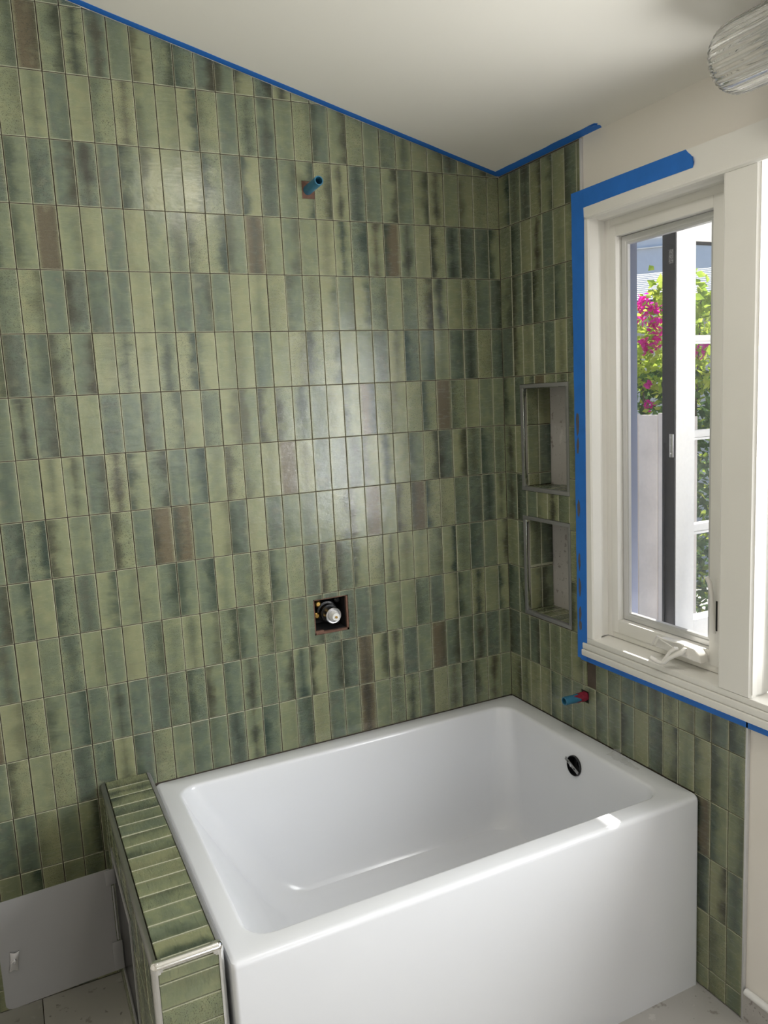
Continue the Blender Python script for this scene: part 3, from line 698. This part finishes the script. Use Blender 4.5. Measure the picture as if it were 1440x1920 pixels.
md = shell.modifiers.new('hole', 'BOOLEAN'); md.object = cutter; md.operation = 'DIFFERENCE'; md.solver = 'EXACT'
bpy.context.view_layer.update(); dg = bpy.context.evaluated_depsgraph_get(); me2 = bpy.data.meshes.new_from_object(shell.evaluated_get(dg)); shell.modifiers.clear()
shell.data = me2; bpy.data.objects.remove(cutter)
me2.polygons.foreach_set('use_smooth', [True] * len(me2.polygons)); me2.set_sharp_from_angle(angle=math.radians(32))
bm = bmesh.new(); lathe(bm, [(OR - .0004, .0015), (OR - .0025, .002), (OR - .0028, -.024), (.016, -.026), (.0155, -.0295), (0, -.0295), (0, -.0297), (OR - .0004, -.0297), (OR - .0004, .0015)], OV, OD, 40)
OVF = fin('overflow_hole_liner', bm, M['blackpl'], TB, True); OVF['label'] = 'round black overflow opening'
s_ = OD.cross(Vector((0, 0, 1))).normalized(); w_ = OD.cross(s_).normalized()
ang = None
pa = hit(1057, 1425, 0, -.086); pb = hit(1081, 1447, 0, -.076)
dirn = (pb - pa).normalized(); dirn = (dirn - OD * dirn.dot(OD)).normalized(); nrm = OD.cross(dirn); ctr = OV + OD * .006
R3 = Matrix((dirn, nrm, OD)).transposed().to_4x4(); R3.translation = ctr
bm = bmesh.new(); bx(bm, -.0345, .030, -.0052, .0052, -.001, .001, R3)
ST = fin('mounting_strap', bm, M['gtrim'], OVF, True, .0008); ST['label'] = 'grey metal strap with holes across the overflow'
for a, rad, m in ((-.020, .0028, 'blackpl'), (.012, .0028, 'blackpl')):
    bm = bmesh.new(); lathe(bm, [(0, .0015), (rad, .0015), (rad, .0009)], ctr + dirn * a, OD, 12); fin('strap_hole', bm, M[m], OVF)
bm = bmesh.new(); lathe(bm, [(.0045, .0009), (.0045, .003), (.0028, .0034), (.0024, .0022), (0, .0022)], ctr - dirn * .004, OD, 16); fin('strap_screw', bm, M['zinc'], OVF, True)
# scrap of clear film on the rim near the wall
bm = bmesh.new(); random.seed(5); rows = []
c0 = Vector((-.026, -.52, RIM + .0004)); c1 = Vector((-.030, -.63, RIM + .0004))
for i in range(15):
    t = i / 14; c = c0.lerp(c1, t); wdt = .016 * (1 - t) + .003; zz = .018 * math.exp(-((t - .12) / .10) ** 2)
    rows.append([bm.verts.new((c.x + s * wdt + random.uniform(-.003, .003), c.y + random.uniform(-.004, .004), c.z + (zz * (1 if s > 0 else .35) + random.uniform(0, .003)))) for s in (-1, -.3, .4, 1)])
for A, B in zip(rows, rows[1:]):
    for j in range(3): bm.faces.new((A[j], A[j + 1], B[j + 1], B[j]))
bmesh.ops.solidify(bm, geom=bm.faces[:], thickness=.0003)
tag(fin('plastic_film_scrap', bm, M['film'], None, True), 'crumpled scrap of clear plastic film on the tub rim', 'plastic film')

# ------------------------------------------------------------------ pony wall
PW = thing('pony_wall', 'low green tiled partition wall with metal rounded edges at the tub end', 'partition')
pz = PON_Z - .009; px0, px1, py = PON_X0 + .009, PON_X1 - .009, PON_Y + .009
APY0, APY1, APZ0, APZ1 = -.175, -.47, .135, .450          # access opening
bm = bmesh.new()
for a in ((px0, px1, .0, APY0, 0, pz), (px0, px1, APY1, py, 0, pz), (px0, px1, APY0, APY1, 0, APZ0), (px0, px1, APY0, APY1, APZ1, pz), (px1 - .02, px1, APY0, APY1, APZ0, APZ1)): bx(bm, *a)
fin('partition_core', bm, M['grout'], PW, merge=False)
box('partition_side', px1 + .0002, PON_X1 - .0005, -.001, py - .004, .001, PON_Z - .013, M['gtrim'], PW)
q = 15; y_ = -.7815
for i in range(16):
    a, b = y_, min(y_ + .0522, -.0015)
    if b - a > .006: one_tile(rectp(PON_X0 + .0135, PON_X1 - .0115, a + .0008, b - .0008), (PON_X0 - .01, PON_X1 - .0, a, a + .0522), Vector((0, 0, PON_Z)), X, Y, Z, PW, .0088, False, calm())
    y_ = b
z_ = PON_Z - .014; first = .026
while z_ > .004:
    h = first if first else .0522; first = None; a = max(.0015, z_ - h)
    one_tile(rectp(PON_X0 + .0115, PON_X1 - .0105, a + .0014, z_ - .0014), (PON_X0 - .01, PON_X1, z_ - .0522, z_), Vector((0, PON_Y, 0)), X, Z, -Y, PW, .0088, False, (random.random() * .3, random.random(), random.random() * .5, random.random())); z_ = a
for i in range(16):
    b = -.012 - i * .0522; a = max(b - .0522, PON_Y + .012)
    if b - a < .005: continue
    z1_ = PON_Z - .0125
    while z1_ > .004:
        z0_ = max(z1_ - PITCH, .0015)
        for pl in cut(rectp(a + GAP, b - GAP, z0_ + GAP, z1_ - GAP), (APY1, APY0, APZ0, APZ1)):
            if wide(pl): one_tile(pl, (a, b, z1_ - PITCH, z1_), Vector((PON_X0, 0, 0)), Y, Z, -X, PW, .0088)
        z1_ = z0_
def quarter(name, p0, p1, cdir1, cdir2, r, mat):
    # quarter-round bar from p0 to p1; cdir1/cdir2 point outwards
    bm = bmesh.new(); A, B = Vector(p0), Vector(p1); d1, d2 = Vector(cdir1), Vector(cdir2); n = 7; RA, RB = [], []
    prof = [d1 * r * math.cos(t) + d2 * r * math.sin(t) for t in (math.pi / 2 * i / n for i in range(n + 1))] + [-(d1 + d2) * .001]
    RA = [bm.verts.new(A + p) for p in prof]; RB = [bm.verts.new(B + p) for p in prof]; m = len(prof)
    for j in range(m): bm.faces.new((RA[j], RA[(j + 1) % m], RB[(j + 1) % m], RB[j]))
    bm.faces.new(RA); bm.faces.new(RB[::-1]); return fin(name, bm, mat, PW, True)
r = .0115; e = .0008
xl, xr, yf, zt = PON_X0 + r - e, PON_X1 - r + e, PON_Y + r - e, PON_Z - r + e
quarter('edge_trim', (xl, -.0015, zt), (xl, yf + .002, zt), (-1, 0, 0), (0, 0, 1), r, M['alu'])
quarter('edge_trim', (xr, -.0015, zt), (xr, yf + .002, zt), (1, 0, 0), (0, 0, 1), r, M['gtrim'])
quarter('edge_trim', (xl + .002, yf, zt), (xr - .002, yf, zt), (0, -1, 0), (0, 0, 1), r, M['chrome'])
quarter('edge_trim', (xl, yf, zt - .002), (xl, yf, .002), (-1, 0, 0), (0, -1, 0), r, M['chrome'])
quarter('edge_trim', (xr, yf, zt - .002), (xr, yf, .002), (1, 0, 0), (0, -1, 0), r, M['chrome'])
for xx, s in ((xl, -1), (xr, 1)):
    bm = bmesh.new(); bmesh.ops.create_uvsphere(bm, u_segments=20, v_segments=12, radius=r + .0006, matrix=Matrix.Translation((xx, yf, zt)))
    tube(bm, [(xx, yf, zt), (xx - s * .009, yf, zt)], r + .0006, 20); tube(bm, [(xx, yf, zt), (xx, yf, zt - .008)], r + .0006, 20); tube(bm, [(xx, yf, zt), (xx, yf + .004, zt)], r + .0006, 20)
    fin('corner_cap', bm, M['chrome'], PW, True, merge=False)

# access panel on the left face of the pony wall
AP = thing('access_panel', 'plain steel access panel coloured grey for shade, with its door swung open by the partition', 'access panel')
fxx = PON_X0
bm = bmesh.new()
for a in ((APY0 + .014, APY0 - .010, APZ0 - .014, APZ1 + .014), (APY1 + .010, APY1 - .014, APZ0 - .014, APZ1 + .014), (APY0 - .010, APY1 + .010, APZ0 - .014, APZ0 + .010), (APY0 - .010, APY1 + .010, APZ1 - .010, APZ1 + .014)):
    bx(bm, fxx - .0035, fxx - .0006, a[0], a[1], a[2], a[3])
for a in ((APY0 - .0005, APY0 - .003, APZ0, APZ1), (APY1 + .0005, APY1 + .003, APZ0, APZ1), (APY0, APY1, APZ0 + .0005, APZ0 + .003), (APY0, APY1, APZ1 - .0005, APZ1 - .003)): bx(bm, fxx - .0005, fxx + .03, *a)
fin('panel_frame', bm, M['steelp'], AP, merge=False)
box('panel_opening_back', fxx + .05, fxx + .052, APY0 - .001, APY1 + .001, APZ0 + .001, APZ1 - .001, M['cavity'], AP)
DY = -.200; dz0, dz1 = .155, .432; dx1, dx0 = fxx - .014, fxx - .014 - .262
def rrect2(x0, x1, z0, z1, r, n=6):
    P = []
    for cx, cz, a in ((x1, z1, None), (x0 + r, z1 - r, 90), (x0 + r, z0 + r, 180), (x1, z0, None)):
        if a is None: P.append((cx, cz)); continue
        for i in range(n + 1): q = math.radians(a + 90 * i / n); P.append((cx + r * math.cos(q), cz + r * math.sin(q)))
    return P
bm = bmesh.new(); prism(bm, rrect2(dx0, dx1, dz0, dz1, .016), 1, DY, DY - .0014)
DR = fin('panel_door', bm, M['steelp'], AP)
DR.matrix_world = Matrix.Translation((dx1, DY, 0)) @ Matrix.Rotation(math.radians(2.5), 4, 'Z') @ Matrix.Translation((-dx1, -DY, 0))
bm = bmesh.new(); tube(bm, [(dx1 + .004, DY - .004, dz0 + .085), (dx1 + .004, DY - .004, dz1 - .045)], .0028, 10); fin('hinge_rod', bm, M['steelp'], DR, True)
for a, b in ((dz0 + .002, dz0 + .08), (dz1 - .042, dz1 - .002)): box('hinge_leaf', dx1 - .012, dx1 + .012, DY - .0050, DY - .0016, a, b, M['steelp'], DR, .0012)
lp = hit(26, 1797, 1, DY - .003); LM = Matrix.Translation(lp) @ Matrix.Rotation(math.radians(8), 4, 'Y')
bm = bmesh.new()
pp = [(a_ * 1.35, b_ * 1.25) for a_, b_ in ((-.0075, .020), (0, .0165), (.0075, .020), (.0062, .006), (.0062, -.006), (.0075, -.020), (0, -.0165), (-.0075, -.020), (-.0062, -.006), (-.0062, .006))]
prism(bm, pp, 1, .0, -.004); bmesh.ops.transform(bm, matrix=LM, verts=bm.verts); LC = fin('cam_latch', bm, M['zinc'], DR, True, .0006)
bm = bmesh.new(); lathe(bm, [(.0062, 0), (.0062, .0035), (.003, .0045), (.0024, .003), (0, .003)], lp + Vector((0, -.004, 0)), (0, -1, 0), 14); fin('latch_screw', bm, M['zinc'], LC, True)

# ------------------------------------------------------------------ plumbing
SP = thing('shower_pipe', 'blue plastic pipe stub sticking out high on the tiled wall', 'pipe')
a = Vector((-.6385, .007, 2.143)); b = hit(590, 345, 1, -.075); dd = Vector((a.x, -.075, a.z)) - a
b = Vector((a.x, -.085, a.z + .004))
bm = bmesh.new(); ax = (b - a); Ln = ax.length
lathe(bm, [(.0130, 0), (.0130, Ln - .002), (.0125, Ln), (.0098, Ln), (.0095, Ln - .04), (0, Ln - .04)], a, ax, 28); fin('pipe_sleeve', bm, M['bluepipe'], SP, True)
bm = bmesh.new(); lathe(bm, [(.0094, Ln - .0385), (0, Ln - .0385)], a, ax, 20); fin('pipe_bore', bm, M['darkpipe'], SP)
SU = thing('tub_spout_pipe', 'blue pipe stub smeared with red sealant above the tub rim', 'pipe')
a = Vector((.007, -.380, .645)); b = Vector((-.078, -.379, .646)); ax = b - a; Ln = ax.length
bm = bmesh.new(); lathe(bm, [(.0125, 0), (.0125, Ln - .002), (.012, Ln), (.0095, Ln), (.0092, Ln - .035), (0, Ln - .035)], a, ax, 28); fin('pipe_sleeve', bm, M['bluepipe'], SU, True)
bm = bmesh.new(); random.seed(9)
lathe(bm, [(.0128, .002)] + [(.0134 + random.uniform(0, .0015), .006 + .005 * i) for i in range(6)] + [(.0127, .040)], a, ax, 24, mod=lambda q, r: .0009 * math.sin(q * 5 + r * 4000) + .0004 * math.sin(q * 11)); 
for v in bm.verts:
    t = (v.co - a).dot(ax.normalized())
    if t > .033:
        q = math.atan2(v.co.z - a.z, v.co.y - a.y); v.co += ax.normalized() * (.012 * math.sin(q * 3 + 1) + .006 * math.sin(q * 7))
fin('red_sealant', bm, M['redtape'], SU, True)
VL = thing('shower_valve', 'metal shower valve body with white cartridge tip in square wall cutout', 'valve')
vc = Vector((-.641, .0, .915))
bm = bmesh.new(); lathe(bm, [(0, .099), (.033, .099), (.033, .05), (.027, .048), (.027, .03), (.0, .03)], vc, (0, 1, 0), 32); fin('valve_body', bm, M['blackpl'], VL, True)
bm = bmesh.new(); lathe(bm, [(.0, .032), (.0235, .032), (.0245, .005), (.0245, -.004), (.0225, -.006), (.0195, -.0055), (.018, .000), (0, .000)], vc, (0, 1, 0), 36); fin('cartridge_collar', bm, M['zinc'], VL, True)
bm = bmesh.new(); lathe(bm, [(0, .001), (.0150, .001), (.0145, -.010), (.0125, -.014), (.0125, -.020), (.0110, -.023), (0, -.023)], vc, (0, 1, 0), 28); fin('cartridge_tip', bm, M['whitepl'], VL, True)
bm = bmesh.new(); lathe(bm, [(0, -.0225), (.0036, -.0225), (.0036, -.027), (.0022, -.0285), (0, -.0285)], vc, (0, 1, 0), 14); fin('brass_screw', bm, M['brass'], VL, True)
for dx, dz in ((-.036, -.006), (-.030, .030), (.030, -.034), (.034, .034)):
    bm = bmesh.new(); lathe(bm, [(.010, .099), (.010, .045), (.006, .042), (0, .042)], vc + Vector((dx, 0, dz)), (0, 1, 0), 14); fin('valve_stop', bm, M['brass' if dx < 0 else 'blackpl'], VL, True)

# ------------------------------------------------------------------ lights of the room
SC = thing('wall_light', 'ribbed clear glass wall light above the windows', 'wall light')
cx_, cz_ = -.135, 2.170; ya = -.968
bm = bmesh.new(); prof = [(0, 0), (.020, .001), (.040, .006), (.054, .016), (.0625, .030), (.065, .05), (.065, .22), (.0625, .24), (.054, .254), (.040, .264), (.020, .269), (0, .270)]
inner = [(max(0, r_ - .0035), h) for r_, h in prof[1:-1]][::-1]
lathe(bm, prof, (cx_, ya, cz_), (0, -1, 0), 192, mod=lambda q, r_: .0019 * math.cos(q * 32) * min(1, (r_ / .065) ** 2))
lathe(bm, [(max(0, r_ - .003), h_ + (.003 if h_ < .135 else -.003)) for r_, h_ in prof][::-1], (cx_, ya, cz_), (0, -1, 0), 96)
sh_ = bpy.data.meshes.new('ribbed_glass_shade'); bm.to_mesh(sh_); bm.free(); sh_.polygons.foreach_set('use_smooth', [True] * len(sh_.polygons)); obj('ribbed_glass_shade', sh_, M['rib'], SC)
bm = bmesh.new(); lathe(bm, [(0, 0), (.022, 0), (.022, .05), (0, .05)], (cx_, ya - .11, cz_), (0, -1, 0), 24); fin('lamp_socket', bm, M['zinc'], SC, True)
bm = bmesh.new(); tube(bm, [(.006, ya - .135, cz_ - .01), (-.04, ya - .135, cz_ - .01), (cx_, ya - .135, cz_)], .008, 12); fin('wall_arm', bm, M['zinc'], SC, True)
bm = bmesh.new(); lathe(bm, [(0, 0), (.048, 0), (.048, .008), (.044, .012), (0, .012)], (.0078, ya - .135, cz_ - .01), (-1, 0, 0), 32); fin('backplate', bm, M['zinc'], SC, True)
# flush ceiling lamp (out of view, its sheen shows on the glazed tile)
CL = thing('ceiling_light', 'round white flush ceiling lamp over the middle of the room', 'ceiling light')
cn = Vector((-.2585, 0, -1)).normalized(); cp = Vector((-.72, -1.08, ceil_z(-.72)))
bm = bmesh.new(); lathe(bm, [(0, 0), (.135, 0), (.135, .018), (.128, .022), (.125, .018), (.125, .012), (0, .012)], cp + cn * .0005, cn, 48); fin('lamp_housing', bm, M['whitepl'], CL, True)
bm = bmesh.new(); lathe(bm, [(.1245, .0125), (.1245, .019), (.10, .022), (0, .023)], cp + cn * .0005, cn, 48); fin('lamp_diffuser', bm, M['lamp'], CL, True)

# ------------------------------------------------------------------ outside the window
struct(box('ground', .141, 30, -12, 30, -.32, -.12, M['ground']), 'pale concrete yard outside the window', 'ground')
EAVE = .816  # unseen overhang, depth chosen to admit only a sliver of sun
EV = struct(box('shade_eave', .1405, .14 + EAVE, -6, 4, 2.255, 2.34, M['extw']), 'unseen white boxed eave sized to shade the windows outside', 'eave')
box('fascia', .14 + EAVE + .0002, .14 + EAVE + .025, -6, 4, 2.235, 2.36, M['extw'], EV)
# fence, boards coloured pale and warm in place of sun glare
FE = thing('board_fence', 'weathered board fence paled for sun glare in front of the bougainvillea', 'fence')
for i in range(16):
    ya_ = .80 + i * .145
    box('board', 1.62, 1.64, ya_ + .002, ya_ + .143, -.118, 1.40 + random.uniform(-.006, .006), M['fence'], FE, .002)
for zz in (.25, 1.15): box('rail', 1.641, 1.69, .80, 3.12, zz, zz + .07, M['fence'], FE)
for yy in (.82, 1.95, 3.05): box('post', 1.6905, 1.77, yy, yy + .08, -.119, 1.38, M['fence'], FE)
# bougainvillea
BG = thing('bougainvillea', 'bougainvillea bush with magenta flowers and yellow green leaves beyond the fence', 'shrub')
random.seed(17)
def leaf_quads(n, fn, size, V, Fc):
    for _ in range(n):
        p, s = fn(); s *= size
        t = Vector((random.gauss(0, 1), random.gauss(0, 1), random.gauss(0, .7))).normalized(); nrm = Vector((random.gauss(0, 1), random.gauss(0, 1), random.gauss(.6, 1))).normalized()
        w = t.cross(nrm).normalized(); b = len(V)
        V += [p - t * s, p + w * s * .55 + nrm * s * .15, p + t * s, p - w * s * .55 + nrm * s * .15, p + nrm * s * .02]
        Fc += [(b, b + 1, b + 4), (b + 1, b + 2, b + 4), (b + 2, b + 3, b + 4), (b + 3, b, b + 4)]
def bush(zmin, zmax):
    def f():
        while True:
            y = random.uniform(.55, 3.0); z = random.uniform(zmin, zmax); x = max(1.86, 2.25 + random.gauss(0, .16))
            topz = 1.98 + .10 * math.sin(y * 5 + 1) + .07 * math.sin(y * 13)
            if z < topz: return Vector((x, y, z)), random.uniform(.6, 1.3)
    return f
V, Fc = [], []; leaf_quads(9000, bush(-.05, 1.62), .032, V, Fc); o = raw('shade_coloured_foliage', V, Fc, M['leafd'], BG); o['kind'] = 'stuff'
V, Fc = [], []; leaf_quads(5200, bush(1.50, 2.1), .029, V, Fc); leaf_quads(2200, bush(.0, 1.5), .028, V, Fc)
for uu, vv in ((1232, 560), (1236, 535), (1310, 545), (1325, 560), (1315, 575)):
    c_ = hit(uu, vv, 0, 2.15); leaf_quads(16, lambda c_=c_: (c_ + Vector((random.gauss(0, .03), random.gauss(0, .03), random.gauss(0, .05))), 1.0), .038, V, Fc)
o = raw('foliage', V, Fc, M['leaf'], BG); o['kind'] = 'stuff'
bm = bmesh.new()
for k in range(16):
    y = .7 + k * .15; zt_ = random.uniform(1.7, 2.1); x = 2.25
    tube(bm, [(x, y, -.12), (x + random.uniform(-.1, .1), y + random.uniform(-.1, .1), .8), (x + random.uniform(-.12, .12), y + random.uniform(-.15, .15), zt_)], [.012, .009, .004], 6)
fin('stems', bm, M['stem'], BG, True)
for uu, vv, sz in ((1205, 565, .05), (1215, 578, .055), (1228, 580, .045), (1203, 597, .04), (1207, 640, .035), (1232, 625, .045), (1226, 645, .05), (1210, 655, .035), (1320, 655, .05), (1302, 665, .03), (1222, 610, .03), (1217, 760, .03), (1215, 720, .02), (1199, 575, .04), (1235, 600, .03)):
    V, Fc = [], []; c_ = hit(uu, vv, 0, 2.02)
    raw_name = 'flower_cluster'
    leaf_quads(26, lambda: (c_ + Vector((random.gauss(0, sz * .4), random.gauss(0, sz * .45), random.gauss(0, sz * .45))), random.uniform(.7, 1.2)), .020, V, Fc)
    o = raw(raw_name, V, Fc, M['bract'], BG); o['kind'] = 'stuff'
# neighbouring house: local frame facing the window
h = ray(1265, 557); vd = Vector((h.x, h.y, 0)).normalized(); sdv = Vector((-vd.y, vd.x, 0))
def at(D, v, s=0.0):
    r_ = ray(1265, v); t = D / Vector((r_.x, r_.y, 0)).length; return Vector((CAM.x, CAM.y, 0)) + vd * D + sdv * s + Z * (CAM.z + r_.z * t)
NH = thing('neighbour_house', 'neighbouring house with pale shingle roof and upper wall coloured blue-grey for shade', 'house')
ev, rg = at(9, 559), at(10.4, 508)
def slab(name, p, q, wv, th, mat, parent, up=Vector((0, 0, 1))):
    bm = bmesh.new(); a = [p + sdv * wv, q + sdv * wv, q - sdv * wv, p - sdv * wv]
    A = [bm.verts.new(x) for x in a]; B = [bm.verts.new(x - up * th) for x in a]
    bm.faces.new(A); bm.faces.new(B[::-1])
    for i in range(4): bm.faces.new((A[i], B[i], B[(i + 1) % 4], A[(i + 1) % 4]))
    return fin(name, bm, mat, parent)
nc = 14
for i in range(nc):
    p = ev.lerp(rg, i / nc); q = ev.lerp(rg, (i + 1.15) / nc)
    slab('shingle_course', p + Z * .012, q - Z * .004, 6, .02, M['shingle'], NH)
slab('eave_board', ev - vd * .05 - Z * .0, ev - Z * .0, 6, .10, M['seal'], NH)
w0 = ev + vd * .5; slab('front_wall', w0 - Z * .14, w0 + vd * .2 - Z * .14, 5.6, w0.z + .0, M['plaster'], NH)
u0, u1 = at(13, 440), at(13, 520); slab('upper_wall', u0 - vd * 0, u0 + vd * .2, 7, u0.z + .1, M['neigh'], NH)
for a, b in ((425, 440), (458, 460)):
    p = at(12.95, a); q = at(12.95, b); slab('white_trim', p, p + vd * .04, 7, p.z - q.z, M['extw'], NH)
